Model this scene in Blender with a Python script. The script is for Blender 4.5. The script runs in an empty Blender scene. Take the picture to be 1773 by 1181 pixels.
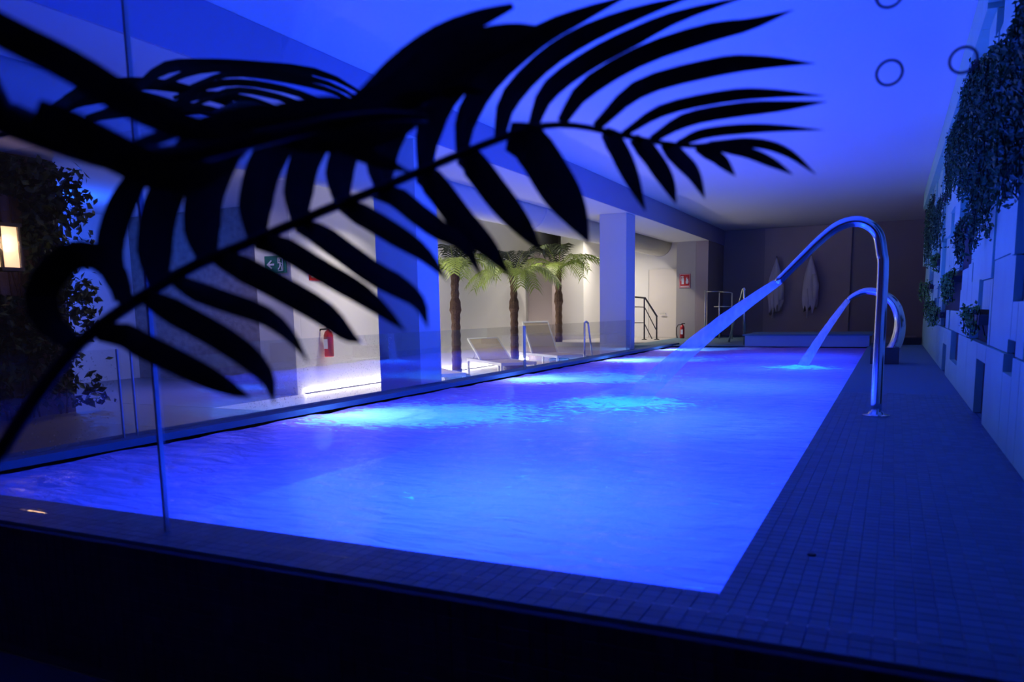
import bpy, math, random
from mathutils import Vector, Matrix, noise
random.seed(7)
sc = bpy.context.scene
col = sc.collection
sin, cos, pi = math.sin, math.cos, math.pi

# ------------------------------------------------------------------ camera
F_PX, YAW, PITCH, ROLL, PX0, PY0, CAM_H = 1356.8, .45025, -.14084, -.016948, 886.5, 731.8, .72
_f = Vector((-sin(YAW)*cos(PITCH), cos(YAW)*cos(PITCH), sin(PITCH)))
_r = Vector((cos(YAW), sin(YAW), 0)); _u = _r.cross(_f)
C_R = cos(ROLL)*_r + sin(ROLL)*_u
C_U = -sin(ROLL)*_r + cos(ROLL)*_u
C_F = _f
CAM = Vector((0, 0, CAM_H))
cam = bpy.data.cameras.new('camera'); cam_o = bpy.data.objects.new('camera', cam); col.objects.link(cam_o)
cam.sensor_width = 36; cam.sensor_fit = 'HORIZONTAL'; cam.lens = F_PX/1773*36
cam.shift_y = (PY0-590.5)/1773
cam.clip_start = .02
m = Matrix((C_R, C_U, -C_F)).transposed().to_4x4(); m.translation = CAM
cam_o.matrix_world = m
cam.dof.use_dof = True; cam.dof.focus_distance = 10.5; cam.dof.aperture_fstop = 3.2
sc.camera = cam_o

# ------------------------------------------------------------------ world, exposure
w = bpy.data.worlds.new('world'); sc.world = w; w.use_nodes = True
w.node_tree.nodes['Background'].inputs[0].default_value = (.10, .07, .13, 1)
w.node_tree.nodes['Background'].inputs[1].default_value = .06
sc.view_settings.view_transform = 'Standard'; sc.view_settings.look = 'None'
sc.view_settings.gamma = 1; sc.view_settings.use_curve_mapping = False
sc.view_settings.exposure = 0.0
sc.cycles.use_denoising = True
sc.cycles.transparent_max_bounces = 24
sc.cycles.max_bounces = 8
sc.cycles.caustics_reflective = False; sc.cycles.caustics_refractive = False
sc.cycles.sample_clamp_indirect = 5; sc.cycles.sample_clamp_direct = 12

# underwater pool lamps (positions of the fittings built further down)
BLUE = (.004, .080, 1.0)
LAMPS_LEFT = [4.7, 7.95, 11.3, 14.4]
ADDED_FLOOR_LAMPS = [2.75, 5.2, 7.7, 10.1, 12.5]  # floor lamps added to light the water and ceiling
LAMP_Z = -.20
def lamp(name, kind, loc, energy, color, size=.1, rot=None, spread=None):
    l = bpy.data.lights.new(name, kind); l.energy = energy; l.color = color
    if kind == 'AREA':
        l.shape = 'DISK'; l.size = size
        if spread: l.spread = spread
    else: l.shadow_soft_size = size
    o = bpy.data.objects.new(name, l); col.objects.link(o); o.location = loc
    if rot: o.rotation_euler = rot
    return o
for y in LAMPS_LEFT:
    lamp('pool_lamp_light', 'POINT', (-3.6, y, LAMP_Z), 50, (.14, .40, 1.0), .08)
for y, e in zip(ADDED_FLOOR_LAMPS, (880, 780, 760, 480, 330)):
    l = lamp('pool_lamp_light', 'SPOT', (-1.45, y, -1.15), e, BLUE, .1, (pi, 0, 0)); l.data.spot_size = 2.97; l.data.spot_blend = .25

# ------------------------------------------------------------------ materials
MATS = {}
def nodes(name):
    mt = bpy.data.materials.new(name); mt.use_nodes = True
    nt = mt.node_tree; MATS[name] = mt
    return mt, nt, nt.nodes, nt.links
def pm(name, color, rough=.6, metal=0, spec=.5, noise_amt=0, noise_scale=8, bump=0, bump_scale=60, emit=None, estr=0, coat=0):
    mt, nt, N, L = nodes(name)
    b = N['Principled BSDF']
    b.inputs['Base Color'].default_value = (*color, 1); b.inputs['Roughness'].default_value = rough
    b.inputs['Metallic'].default_value = metal; b.inputs['Specular IOR Level'].default_value = spec
    b.inputs['Coat Weight'].default_value = coat
    if noise_amt or bump:
        tc = N.new('ShaderNodeTexCoord')
    if noise_amt:
        n = N.new('ShaderNodeTexNoise'); n.inputs['Scale'].default_value = noise_scale; n.inputs['Detail'].default_value = 5
        L.new(tc.outputs['Object'], n.inputs['Vector'])
        r = N.new('ShaderNodeMapRange'); r.inputs[3].default_value = 1-noise_amt; r.inputs[4].default_value = 1+noise_amt
        L.new(n.outputs['Fac'], r.inputs[0])
        v = N.new('ShaderNodeVectorMath'); v.operation = 'SCALE'; v.inputs[0].default_value = color
        L.new(r.outputs[0], v.inputs['Scale']); L.new(v.outputs[0], b.inputs['Base Color'])
    if bump:
        n2 = N.new('ShaderNodeTexNoise'); n2.inputs['Scale'].default_value = bump_scale; n2.inputs['Detail'].default_value = 4
        L.new(tc.outputs['Object'], n2.inputs['Vector'])
        bp = N.new('ShaderNodeBump'); bp.inputs['Strength'].default_value = bump; bp.inputs['Distance'].default_value = .02
        L.new(n2.outputs['Fac'], bp.inputs['Height']); L.new(bp.outputs[0], b.inputs['Normal'])
    if emit:
        b.inputs['Emission Color'].default_value = (*emit, 1); b.inputs['Emission Strength'].default_value = estr
    return mt
def tile_mat(name, c1, c2, rough=.35):
    mt, nt, N, L = nodes(name); b = N['Principled BSDF']; b.inputs['Roughness'].default_value = rough
    g = N.new('ShaderNodeNewGeometry'); o = N.new('ShaderNodeObjectInfo')
    a = N.new('ShaderNodeMath'); a.operation = 'ADD'; fr = N.new('ShaderNodeMath'); fr.operation = 'FRACT'
    L.new(g.outputs['Random Per Island'], a.inputs[0]); L.new(o.outputs['Random'], a.inputs[1]); L.new(a.outputs[0], fr.inputs[0])
    r = N.new('ShaderNodeValToRGB'); r.color_ramp.elements[0].color = (*c1, 1); r.color_ramp.elements[1].color = (*c2, 1)
    L.new(fr.outputs[0], r.inputs[0]); L.new(r.outputs[0], b.inputs['Base Color'])
    return mt
pm('plaster', (.78, .77, .75), .85, noise_amt=.04, noise_scale=3)
pm('ceiling_paint', (.8, .8, .8), .9)
pm('beam_paint', (.66, .66, .68), .8)
pm('beam_face_shade', (.40, .38, .52), .8)  # darker copy of the beam paint, shade of its pool face in the colour
pm('panel_white', (.40, .70, .46), .6, noise_amt=.12, noise_scale=5)
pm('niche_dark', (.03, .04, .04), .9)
pm('dark_wall', (.36, .30, .30), .85, noise_amt=.1, noise_scale=2)
pm('brown_wall', (.50, .40, .36), .85, noise_amt=.12, noise_scale=3)
pm('stone_wall', (.24, .185, .15), .9, noise_amt=.5, noise_scale=9, bump=.5, bump_scale=25)
pm('grey_pillar', (.42, .40, .38), .8)
pm('door_white', (.72, .68, .64), .6)
pm('lounge_floor', (.74, .72, .70), .35, noise_amt=.05)
pm('hall_floor', (.16, .14, .13), .4, noise_amt=.1)
pm('grout', (.10, .19, .25), .8)
pm('outer_grout', (.09, .075, .08), .9)
tile_mat('deck_tile', (.05, .12, .16), (.09, .18, .23), .5)
tile_mat('outer_tile', (.045, .032, .045), (.07, .05, .06), .4)
pm('pool_tile', (.40, .48, .62), .95, spec=0)
pm('spa_tile', (.30, .38, .55), .35)
pm('chrome', (.75, .77, .8), .16, metal=1)
pm('dark_metal', (.03, .03, .035), .35, metal=.4)
pm('white_metal', (.8, .8, .8), .35)
pm('beige_sling', (.62, .52, .38), .8)
pm('grey_sling', (.5, .48, .45), .8)
pm('trunk_bark', (.13, .075, .05), .9, noise_amt=.45, noise_scale=30, bump=.8, bump_scale=50)
pm('palm_green', (.22, .30, .05), .5, noise_amt=.35, noise_scale=6)
pm('palm_dark_green', (.035, .05, .022), .55, noise_amt=.4, noise_scale=8)
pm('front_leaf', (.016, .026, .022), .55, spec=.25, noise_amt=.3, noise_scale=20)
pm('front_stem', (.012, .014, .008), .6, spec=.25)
pm('vine_leaf', (.045, .12, .025), .55, noise_amt=.4, noise_scale=12)
pm('vine_light', (.16, .34, .04), .5, noise_amt=.3, noise_scale=12)
pm('ivy_leaf', (.03, .06, .025), .6, noise_amt=.5, noise_scale=6)
pm('robe_cloth', (.82, .75, .73), .95, bump=.3, bump_scale=80)
pm('sign_red', (.55, .012, .02), .45)
pm('sign_green', (.0, .16, .07), .5)
pm('sign_white', (.85, .85, .85), .5)
pm('extinguisher_red', (.50, .02, .025), .3)
pm('black_rubber', (.015, .015, .015), .6)
pm('pot_clay', (.06, .055, .05), .7)
pm('lamp_lens', (.03, .04, .06), .8, spec=0, emit=(.3, .6, 1.0), estr=.6)
pm('added_floor_lens', (.05, .08, .15), .8, spec=0, emit=(.01, .07, 1.0), estr=.5)
pm('led_white', (1, 1, 1), .5, emit=(1.0, .93, .84), estr=58)
pm('lantern_glass', (1, .8, .6), .5, emit=(1.0, .62, .34), estr=1.2)
pm('lantern_metal', (.02, .018, .018), .5)
pm('duct_white', (.72, .72, .72), .5)
pm('seal', (.45, .5, .52), .25, spec=.8)
pm('ring_rim', (.16, .2, .26), .3)

def glass_mat(name, tint, refl, speck=0):
    mt, nt, N, L = nodes(name); N.remove(N['Principled BSDF'])
    out = N['Material Output']
    t = N.new('ShaderNodeBsdfTransparent'); t.inputs[0].default_value = (*tint, 1)
    g = N.new('ShaderNodeBsdfGlossy'); g.inputs['Roughness'].default_value = .01; g.inputs[0].default_value = (1, 1, 1, 1)
    fr = N.new('ShaderNodeFresnel'); fr.inputs[0].default_value = 1.45
    mu = N.new('ShaderNodeMath'); mu.operation = 'MULTIPLY'; mu.inputs[1].default_value = refl
    L.new(fr.outputs[0], mu.inputs[0])
    mx = N.new('ShaderNodeMixShader'); L.new(mu.outputs[0], mx.inputs[0]); L.new(t.outputs[0], mx.inputs[1]); L.new(g.outputs[0], mx.inputs[2])
    last = mx
    if speck:
        tc = N.new('ShaderNodeTexCoord'); vo = N.new('ShaderNodeTexVoronoi'); vo.inputs['Scale'].default_value = 42
        L.new(tc.outputs['Object'], vo.inputs['Vector'])
        lt = N.new('ShaderNodeMath'); lt.operation = 'LESS_THAN'; lt.inputs[1].default_value = .16
        L.new(vo.outputs['Distance'], lt.inputs[0])
        nz = N.new('ShaderNodeTexNoise'); nz.inputs['Scale'].default_value = 1.6; L.new(tc.outputs['Object'], nz.inputs['Vector'])
        cr = N.new('ShaderNodeMapRange'); cr.inputs[1].default_value = .42; cr.inputs[2].default_value = .62; L.new(nz.outputs['Fac'], cr.inputs[0])
        m2 = N.new('ShaderNodeMath'); m2.operation = 'MULTIPLY'; L.new(lt.outputs[0], m2.inputs[0]); L.new(cr.outputs[0], m2.inputs[1])
        m3 = N.new('ShaderNodeMath'); m3.operation = 'MULTIPLY'; m3.inputs[1].default_value = speck; L.new(m2.outputs[0], m3.inputs[0])
        tr = N.new('ShaderNodeBsdfTranslucent'); tr.inputs[0].default_value = (.9, .9, .9, 1)
        mx2 = N.new('ShaderNodeMixShader'); L.new(m3.outputs[0], mx2.inputs[0]); L.new(mx.outputs[0], mx2.inputs[1]); L.new(tr.outputs[0], mx2.inputs[2])
        last = mx2
    L.new(last.outputs[0], out.inputs['Surface'])
    return mt
glass_mat('near_glass', (.985, .99, .99), .3)
glass_mat('side_glass', (.95, .96, .96), .22, .35)

def water_mat():
    mt, nt, N, L = nodes('pool_water'); N.remove(N['Principled BSDF']); out = N['Material Output']
    tc = N.new('ShaderNodeTexCoord')
    mp = N.new('ShaderNodeMapping'); mp.inputs['Scale'].default_value = (.8, 2.0, 1); L.new(tc.outputs['Object'], mp.inputs[0])
    n1 = N.new('ShaderNodeTexNoise'); n1.inputs['Scale'].default_value = 5; n1.inputs['Detail'].default_value = 5; n1.inputs['Distortion'].default_value = .6
    L.new(mp.outputs[0], n1.inputs['Vector'])
    bp = N.new('ShaderNodeBump'); bp.inputs['Strength'].default_value = .9; bp.inputs['Distance'].default_value = .035
    L.new(n1.outputs['Fac'], bp.inputs['Height'])
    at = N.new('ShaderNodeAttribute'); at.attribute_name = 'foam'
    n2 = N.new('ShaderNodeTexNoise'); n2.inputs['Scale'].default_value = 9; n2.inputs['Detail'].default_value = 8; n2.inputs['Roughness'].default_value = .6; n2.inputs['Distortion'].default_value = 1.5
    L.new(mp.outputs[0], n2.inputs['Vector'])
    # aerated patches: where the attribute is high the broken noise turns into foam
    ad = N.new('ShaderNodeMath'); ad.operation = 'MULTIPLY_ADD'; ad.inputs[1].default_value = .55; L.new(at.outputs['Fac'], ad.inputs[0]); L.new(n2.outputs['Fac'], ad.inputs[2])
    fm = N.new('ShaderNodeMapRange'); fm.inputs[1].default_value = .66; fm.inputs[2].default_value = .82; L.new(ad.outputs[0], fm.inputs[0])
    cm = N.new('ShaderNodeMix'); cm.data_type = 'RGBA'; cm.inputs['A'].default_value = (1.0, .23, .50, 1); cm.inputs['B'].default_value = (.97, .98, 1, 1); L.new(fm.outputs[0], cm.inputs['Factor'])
    t = N.new('ShaderNodeBsdfTransparent'); t.inputs[0].default_value = (.62, .74, .95, 1)
    tr = N.new('ShaderNodeBsdfTranslucent'); L.new(cm.outputs['Result'], tr.inputs[0]); L.new(bp.outputs[0], tr.inputs['Normal'])
    df = N.new('ShaderNodeBsdfDiffuse'); L.new(cm.outputs['Result'], df.inputs[0]); L.new(bp.outputs[0], df.inputs['Normal'])
    m0 = N.new('ShaderNodeMixShader'); m0.inputs[0].default_value = .15; L.new(tr.outputs[0], m0.inputs[1]); L.new(df.outputs[0], m0.inputs[2])
    mr = N.new('ShaderNodeMapRange'); mr.inputs[3].default_value = .87; mr.inputs[4].default_value = .97
    L.new(fm.outputs[0], mr.inputs[0])
    m1 = N.new('ShaderNodeMixShader'); L.new(mr.outputs[0], m1.inputs[0]); L.new(t.outputs[0], m1.inputs[1]); L.new(m0.outputs[0], m1.inputs[2])
    g = N.new('ShaderNodeBsdfGlossy'); g.inputs['Roughness'].default_value = .11; L.new(bp.outputs[0], g.inputs['Normal'])
    fr = N.new('ShaderNodeFresnel'); fr.inputs[0].default_value = 1.33; L.new(bp.outputs[0], fr.inputs['Normal'])
    mu = N.new('ShaderNodeMath'); mu.operation = 'MULTIPLY'; mu.inputs[1].default_value = .5; L.new(fr.outputs[0], mu.inputs[0])
    m2 = N.new('ShaderNodeMixShader'); L.new(mu.outputs[0], m2.inputs[0]); L.new(m1.outputs[0], m2.inputs[1]); L.new(g.outputs[0], m2.inputs[2])
    L.new(m2.outputs[0], out.inputs['Surface'])
water_mat()
def jet_mat():
    mt, nt, N, L = nodes('jet_water'); N.remove(N['Principled BSDF']); out = N['Material Output']
    tc = N.new('ShaderNodeTexCoord')
    mp = N.new('ShaderNodeMapping'); mp.inputs['Scale'].default_value = (30, 30, 6); L.new(tc.outputs['Object'], mp.inputs[0])
    n = N.new('ShaderNodeTexNoise'); n.inputs['Scale'].default_value = 1; n.inputs['Detail'].default_value = 4; L.new(mp.outputs[0], n.inputs['Vector'])
    t = N.new('ShaderNodeBsdfTransparent'); t.inputs[0].default_value = (.95, .97, 1, 1)
    tr = N.new('ShaderNodeBsdfTranslucent'); tr.inputs[0].default_value = (.95, .97, 1, 1)
    df = N.new('ShaderNodeBsdfDiffuse'); df.inputs[0].default_value = (.95, .97, 1, 1)
    md = N.new('ShaderNodeMixShader'); md.inputs[0].default_value = .5; L.new(tr.outputs[0], md.inputs[1]); L.new(df.outputs[0], md.inputs[2])
    at = N.new('ShaderNodeAttribute'); at.attribute_name = 'dens'
    mu = N.new('ShaderNodeMath'); mu.operation = 'MULTIPLY'; L.new(at.outputs['Fac'], mu.inputs[0])
    mr = N.new('ShaderNodeMapRange'); mr.inputs[1].default_value = .3; mr.inputs[2].default_value = .7; mr.inputs[3].default_value = .75; mr.inputs[4].default_value = 1; L.new(n.outputs['Fac'], mr.inputs[0]); L.new(mr.outputs[0], mu.inputs[1])
    mx = N.new('ShaderNodeMixShader'); L.new(mu.outputs[0], mx.inputs[0]); L.new(t.outputs[0], mx.inputs[1]); L.new(md.outputs[0], mx.inputs[2])
    L.new(mx.outputs[0], out.inputs['Surface'])
jet_mat()

# ------------------------------------------------------------------ mesh helpers
class MB:
    def __init__(s): s.v = []; s.f = []
    def add(s, v, f):
        o = len(s.v); s.v += [tuple(p) for p in v]; s.f += [tuple(i+o for i in q) for q in f]; return s
    def box(s, x0, x1, y0, y1, z0, z1):
        return s.add([(x0,y0,z0),(x1,y0,z0),(x1,y1,z0),(x0,y1,z0),(x0,y0,z1),(x1,y0,z1),(x1,y1,z1),(x0,y1,z1)],
                     [(0,3,2,1),(4,5,6,7),(0,1,5,4),(1,2,6,5),(2,3,7,6),(3,0,4,7)])
    def obox(s, c, ax, ay, az):                      # oriented box: centre and three half-extent vectors
        c, ax, ay, az = Vector(c), Vector(ax), Vector(ay), Vector(az)
        vs = [c+sx*ax+sy*ay+sz*az for sz in (-1,1) for sy in (-1,1) for sx in (-1,1)]
        return s.add(vs, [(0,2,3,1),(4,5,7,6),(0,1,5,4),(1,3,7,5),(3,2,6,7),(2,0,4,6)])
    def tube(s, pts, rad, n=10, cap=True, flat=None):
        pts = [Vector(p) for p in pts]
        if not isinstance(rad, (list, tuple)): rad = [rad]*len(pts)
        ref = Vector((0, 0, 1)); o = len(s.v); vs = []; fs = []
        prev = None
        for i, p in enumerate(pts):
            a = pts[max(i-1, 0)]; b = pts[min(i+1, len(pts)-1)]; t = (b-a).normalized()
            if prev is None:
                e = t.orthogonal().normalized()
                if flat is not None: e = (Vector(flat[2])-Vector(flat[2]).dot(t)*t).normalized()
            else: e = (prev-prev.dot(t)*t).normalized()
            prev = e; g = t.cross(e)
            ka, kb = (flat[0], flat[1]) if flat else (1, 1)
            for k in range(n):
                q = 2*pi*k/n; vs.append(p+rad[i]*(ka*cos(q)*e+kb*sin(q)*g))
        for i in range(len(pts)-1):
            for k in range(n):
                a = i*n+k; b = i*n+(k+1) % n; fs.append((a, b, b+n, a+n))
        if cap: fs.append(tuple(reversed(range(n)))); fs.append(tuple(range((len(pts)-1)*n, len(pts)*n)))
        return s.add(vs, fs)
    def lathe(s, prof, c=(0,0,0), n=16):             # profile of (radius, z)
        c = Vector(c); vs = []; fs = []
        for r, z in prof:
            for k in range(n): vs.append(c+Vector((r*cos(2*pi*k/n), r*sin(2*pi*k/n), z)))
        for i in range(len(prof)-1):
            for k in range(n):
                a = i*n+k; b = i*n+(k+1) % n; fs.append((a, b, b+n, a+n))
        fs.append(tuple(reversed(range(n)))); fs.append(tuple(range((len(prof)-1)*n, len(prof)*n)))
        return s.add(vs, fs)
    def build(s, name, mat, parent=None, smooth=False, origin=None):
        me = bpy.data.meshes.new(name)
        o3 = Vector(origin) if origin else Vector((0, 0, 0))
        me.from_pydata([Vector(p)-o3 for p in s.v], [], s.f); me.update()
        if smooth: me.polygons.foreach_set('use_smooth', [True]*len(me.polygons))
        me.materials.append(MATS[mat])
        ob = bpy.data.objects.new(name, me); col.objects.link(ob); ob.location = o3
        if parent: ob.parent = parent; ob.location = o3-parent.location if parent.type == 'EMPTY' else o3
        return ob
def tag(o, label=None, cat=None, group=None, kind=None):
    if label: o['label'] = label
    if cat: o['category'] = cat
    if group: o['group'] = group
    if kind: o['kind'] = kind
    return o
def thing(name, loc, label, cat, group=None):
    o = bpy.data.objects.new(name, None); col.objects.link(o); o.location = loc; o.empty_display_size = .1
    return tag(o, label, cat, group)
def part(o, parent):                                 # parent without moving (parents sit unrotated)
    o.parent = parent; o.location = Vector(o.location)-Vector(parent.location); return o
def struct(mb, name, mat, label=None, cat=None, parent=None):
    o = mb.build(name, mat, parent)
    if not parent: o['kind'] = 'structure'
    if label: o['label'] = label
    if cat and not parent: o['category'] = cat
    return o
def crom(pts, n):                                    # Catmull-Rom through points, n samples
    pts = [Vector(p) for p in pts]
    P = [pts[0]*2-pts[1]]+pts+[pts[-1]*2-pts[-2]]
    out = []; m_ = len(pts)-1
    for i in range(n):
        t = i/(n-1)*m_; k = min(int(t), m_-1); u = t-k
        a, b, c, d = P[k:k+4]
        out.append(.5*((2*b)+(-a+c)*u+(2*a-5*b+4*c-d)*u*u+(-a+3*b-3*c+d)*u**3))
    return out
def ray(x, y): return C_R*((x-PX0)/F_PX)-C_U*((y-PY0)/F_PX)+C_F
def at_depth(x, y, d): return CAM+ray(x, y)*d
def on_z(x, y, z): d = ray(x, y); return CAM+d*((z-CAM.z)/d.z)
def on_y(x, y, Y): d = ray(x, y); return CAM+d*(Y/d.y)
def on_x(x, y, X): d = ray(x, y); return CAM+d*(X/d.x)

# ------------------------------------------------------------------ room shell
XL, XR, YN, YF = -3.9, -.365, 1.945, 15.4            # water rectangle
CZ, SZ, FZ = 2.715, 2.33, -.5                        # ceiling, soffit, lower floor
struct(MB().box(-18, 1.2, -2.5, 24, CZ, CZ+.15), 'ceiling', 'ceiling_paint', 'smooth white ceiling over pool, washed in blue light', 'ceiling')
struct(MB().box(-8.2, -4.12, 7.7, 24, FZ-.1, FZ), 'floor', 'lounge_floor', 'pale smooth floor of the lower lounge beside pool', 'floor')
struct(MB().box(-18, -4.12, 1.66, 7.69, FZ-.1, FZ), 'floor_hall', 'hall_floor', 'dark brown floor of the hall left of pool', 'floor')
struct(MB().box(-18, -8.21, 7.7, 24, FZ-.1, FZ), 'floor_hall_back', 'hall_floor', 'dark brown floor before the stone wall', 'floor')
struct(MB().box(-18, 1.2, -2.5, 1.66, FZ-.1, FZ), 'floor_near', 'outer_grout', 'dark floor in front of the raised pool', 'floor')
struct(MB().box(-5.0, -4.05, -1, 19.4, SZ, CZ-.002), 'trim_1', 'beam_paint', 'long dropped ceiling beam above left edge of pool', 'beam')
MB().box(-4.05, -4.03, -1, 21.3, SZ+.001, CZ-.003).build('shaded_beam_face', 'beam_face_shade', bpy.data.objects['trim_1'])  # added thin board whose darker colour carries the shade on the beam face
struct(MB().box(-4.05, .9, 21.3, 21.45, -.05, CZ-.002), 'wall_far', 'dark_wall', 'dark wall at the far end behind pool', 'wall')
struct(MB().box(-3.01, -.97, 21.24, 21.299, -.05, CZ-.01), 'trim_2', 'brown_wall', 'wide brown panel on far wall behind the bathrobes', 'panel')
struct(MB().box(-4.35, -4.052, 19.4, 21.4, -.05, CZ-.002), 'wall_partition', 'dark_wall', 'narrow dark wall end right of the grey pillar', 'wall')
struct(MB().box(-4.82, -4.352, 19.4, 19.8, -.05, SZ-.002), 'trim_3', 'grey_pillar', 'grey pillar carrying the red fire sign', 'pillar')
struct(MB().box(-8.35, -8.2, 9.55, 20.2, FZ, CZ-.002), 'wall_lounge', 'plaster', 'white lounge wall behind palms with light strip at base', 'wall')
struct(MB().box(-8.9, -8.2, 9.4, 9.548, FZ, CZ-.002), 'trim_4', 'plaster', 'pale wall end carrying the green exit sign', 'wall')
struct(MB().box(-13.9, -8.36, 11.2, 11.4, FZ, CZ-.002), 'wall_stone', 'stone_wall', 'dark brown stone wall at left behind lounge', 'wall')
struct(MB().box(-14.1, -13.91, 2, 11.4, FZ, CZ-.002), 'wall_left', 'plaster', 'plain wall lit blue at far left behind ivy', 'wall')
struct(MB().box(-8.34, -4.83, 20.0, 20.2, -.05, CZ-.002), 'wall_lounge_end', 'plaster', 'cream wall at far end of lounge behind stair rail', 'wall')
struct(MB().box(-7.3, -4.83, 16.8, 21.4, -.3, -.003), 'floor_landing', 'grey_pillar', 'grey raised landing at the far left of pool', 'floor')
struct(MB().box(-8.199, -7.55, 18.0, 19.98, FZ, 2.1), 'trim_5', 'dark_wall', 'dark grey cabinet wall right of the third palm', 'wall')
struct(MB().box(-7.549, -6.95, 18.6, 19.98, FZ, CZ-.01), 'trim_6', 'plaster', 'pale lit wall strip left of the far blue column', 'wall')
# door at the end of the lounge
d = struct(MB().box(-5.66, -4.9, 19.93, 19.99, 0, 1.72), 'door_1', 'door_white', 'white door behind the stair rail', 'door')
MB().tube([(-5.22, 19.93, .6), (-5.22, 19.87, .6), (-5.35, 19.87, .6)], .012, 6).build('door_handle', 'chrome', d)
MB().box(-5.665, -5.66, 19.925, 19.99, 0, 1.72).build('door_gap', 'dark_metal', d)

# pillars between pool and lounge
struct(MB().box(-4.56, -4.09, 6.45, 6.84, FZ, SZ-.002), 'trim_7', 'beam_paint', 'square column behind side glass, nearer of the two', 'column')
struct(MB().box(-4.56, -4.09, 13.0, 13.5, FZ, SZ-.002), 'trim_8', 'beam_paint', 'square column at the far end of side glass', 'column')

# ------------------------------------------------------------------ pool basin, copings, deck
BZ = -1.25
def quad(mb, *p): return mb.add(p, [(0, 1, 2, 3)])
basin = MB()
basin.box(XL-.1, XR+.1, YN-.1, YF+.1, BZ-.1, BZ)
basin.box(XL-.1, XL, YN-.1, YF+.1, BZ, -.012); basin.box(XR, XR+.1, YN-.1, YF+.1, BZ, -.012)
basin.box(XL, XR, YN-.1, YN, BZ, -.012); basin.box(XL, XR, YF, YF+.1, BZ, -.012)
pool = struct(basin, 'pool_basin', 'pool_tile', 'pale tiled pool basin under the blue water', 'pool')
# surrounding decks (the tiles lie on these)
TP = .0448; TH = .002
deck_r = struct(MB().box(XR, .53, 1.69, 16.8, -.5, -TH), 'floor_deck', 'grout', 'dark mosaic deck between pool and green wall', 'deck')
near_c = struct(MB().box(-4.12, XR, 1.69, YN, -.5, -TH), 'trim_9', 'grout', 'dark mosaic rim at the near end of pool', 'coping')
struct(MB().box(XR+.9, 1.2, 1.69, 16.8, -.5, -TH), 'trim_10', 'grout')
left_c = struct(MB().box(-4.12, XL, YN, YF+.6, -.5, .03), 'trim_11', 'grout', 'narrow tiled rim under side glass along left of pool', 'coping')
far_c = struct(MB().box(-4.82, -2.5, YF, 21.3, -.5, 0), 'floor_far', 'grout', 'dark tiled far deck in front of the fire sign', 'deck')
struct(MB().box(-2.5, .53, 16.0, 21.3, -.5, -.01), 'floor_end', 'dark_wall', 'dark floor at the far right end of pool', 'floor')
spa = struct(MB().box(-2.5, XR+.02, YF, 16.9, -.4, .19), 'trim_12', 'spa_tile', 'raised blue tiled spa wall at far end of pool', 'spa')
MB().box(-2.54, XR+.06, YF-.03, 16.94, .19, .215).build('spa_rim', 'grout', spa)

def tile_mesh(name, hx, hy, h, mat):
    b = .0012
    v = [(-hx,-hy,0),(hx,-hy,0),(hx,hy,0),(-hx,hy,0),(-hx,-hy,h-b),(hx,-hy,h-b),(hx,hy,h-b),(-hx,hy,h-b),
         (-hx+b,-hy+b,h),(hx-b,-hy+b,h),(hx-b,hy-b,h),(-hx+b,hy-b,h)]
    f = [(0,1,5,4),(1,2,6,5),(2,3,7,6),(3,0,4,7),(4,5,9,8),(5,6,10,9),(6,7,11,10),(7,4,8,11),(8,9,10,11)]
    return v, f
hv, hf = tile_mesh('t', TP/2-.0009, TP/2-.0009, TH, 'deck_tile')
me_t = bpy.data.meshes.new('mosaic_tile'); me_t.from_pydata(hv, [], hf); me_t.materials.append(MATS['deck_tile'])
def visible(p, mar=30):
    q = Vector(p)-CAM; d = q.dot(C_F)
    if d < .2: return None
    x = PX0+F_PX*q.dot(C_R)/d; y = PY0-F_PX*q.dot(C_U)/d
    return d if -mar < x < 1773+mar and -mar < y < 1181+mar else None
def lay(cells, parent, mat_mesh, rot, mat, nmax=300):
    # cells: centre points on the parent's surface; nearest in view become single tiles, the rest one joined part
    vis = [(visible(c), c) for c in cells]
    near = sorted([q for q in vis if q[0]], key=lambda q: q[0])[:nmax]
    ids = {tuple(c) for _, c in near}
    for _, c in near:
        o = bpy.data.objects.new('mosaic_tile', mat_mesh); col.objects.link(o); o.parent = parent; o.location = c
        o.rotation_euler = rot[0]
    mb = MB(); R = rot[1]
    for _, c in vis:
        if tuple(c) in ids: continue
        mb.add([Vector(c)+R@Vector(p) for p in hv], hf)
    if mb.v:
        o = mb.build('mosaic_tiles', mat, parent); o['kind'] = 'stuff'
ID = Matrix.Identity(3)
cells = []
ny = int((7.2-1.69)/TP)
for j in range(ny):
    for i in range(20): cells.append((XR+(i+.5)*TP, 1.69+(j+.5)*TP, -TH))
lay(cells, deck_r, me_t, ((0, 0, 0), ID), 'deck_tile')
cells = [(XR-(i+.5)*TP, 1.69+(j+.5)*TP*.97, -TH) for i in range(82) for j in range(6) if 1.69+(j+.5)*TP*.97+TP/2 < YN+.012]
lay(cells, near_c, me_t, ((0, 0, 0), ID), 'deck_tile')
# dark outer face of the raised pool
outer = struct(MB().box(-4.12, 1.2, 1.665, 1.69, -.5, -.012), 'wall_pool_outer', 'outer_grout', 'dark mosaic outer wall of the raised pool in foreground', 'wall')
me_o = bpy.data.meshes.new('outer_mosaic_tile'); me_o.from_pydata(hv, [], hf); me_o.materials.append(MATS['outer_tile'])
RX = Matrix.Rotation(pi/2, 3, 'X')
cells = [(XR+.9-(i+.5)*TP, 1.665, -.012-(k+.5)*TP) for i in range(112) for k in range(10)]
lay(cells, outer, me_o, ((pi/2, 0, 0), RX), 'outer_tile')
# drain
tag(MB().lathe([(.012, 0), (.012, .004), (.009, .005)], (-.18, 2.37, 0.0), 10).build('floor_drain', 'black_rubber'), 'small dark round drain on the mosaic deck near corner', 'drain')

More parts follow.
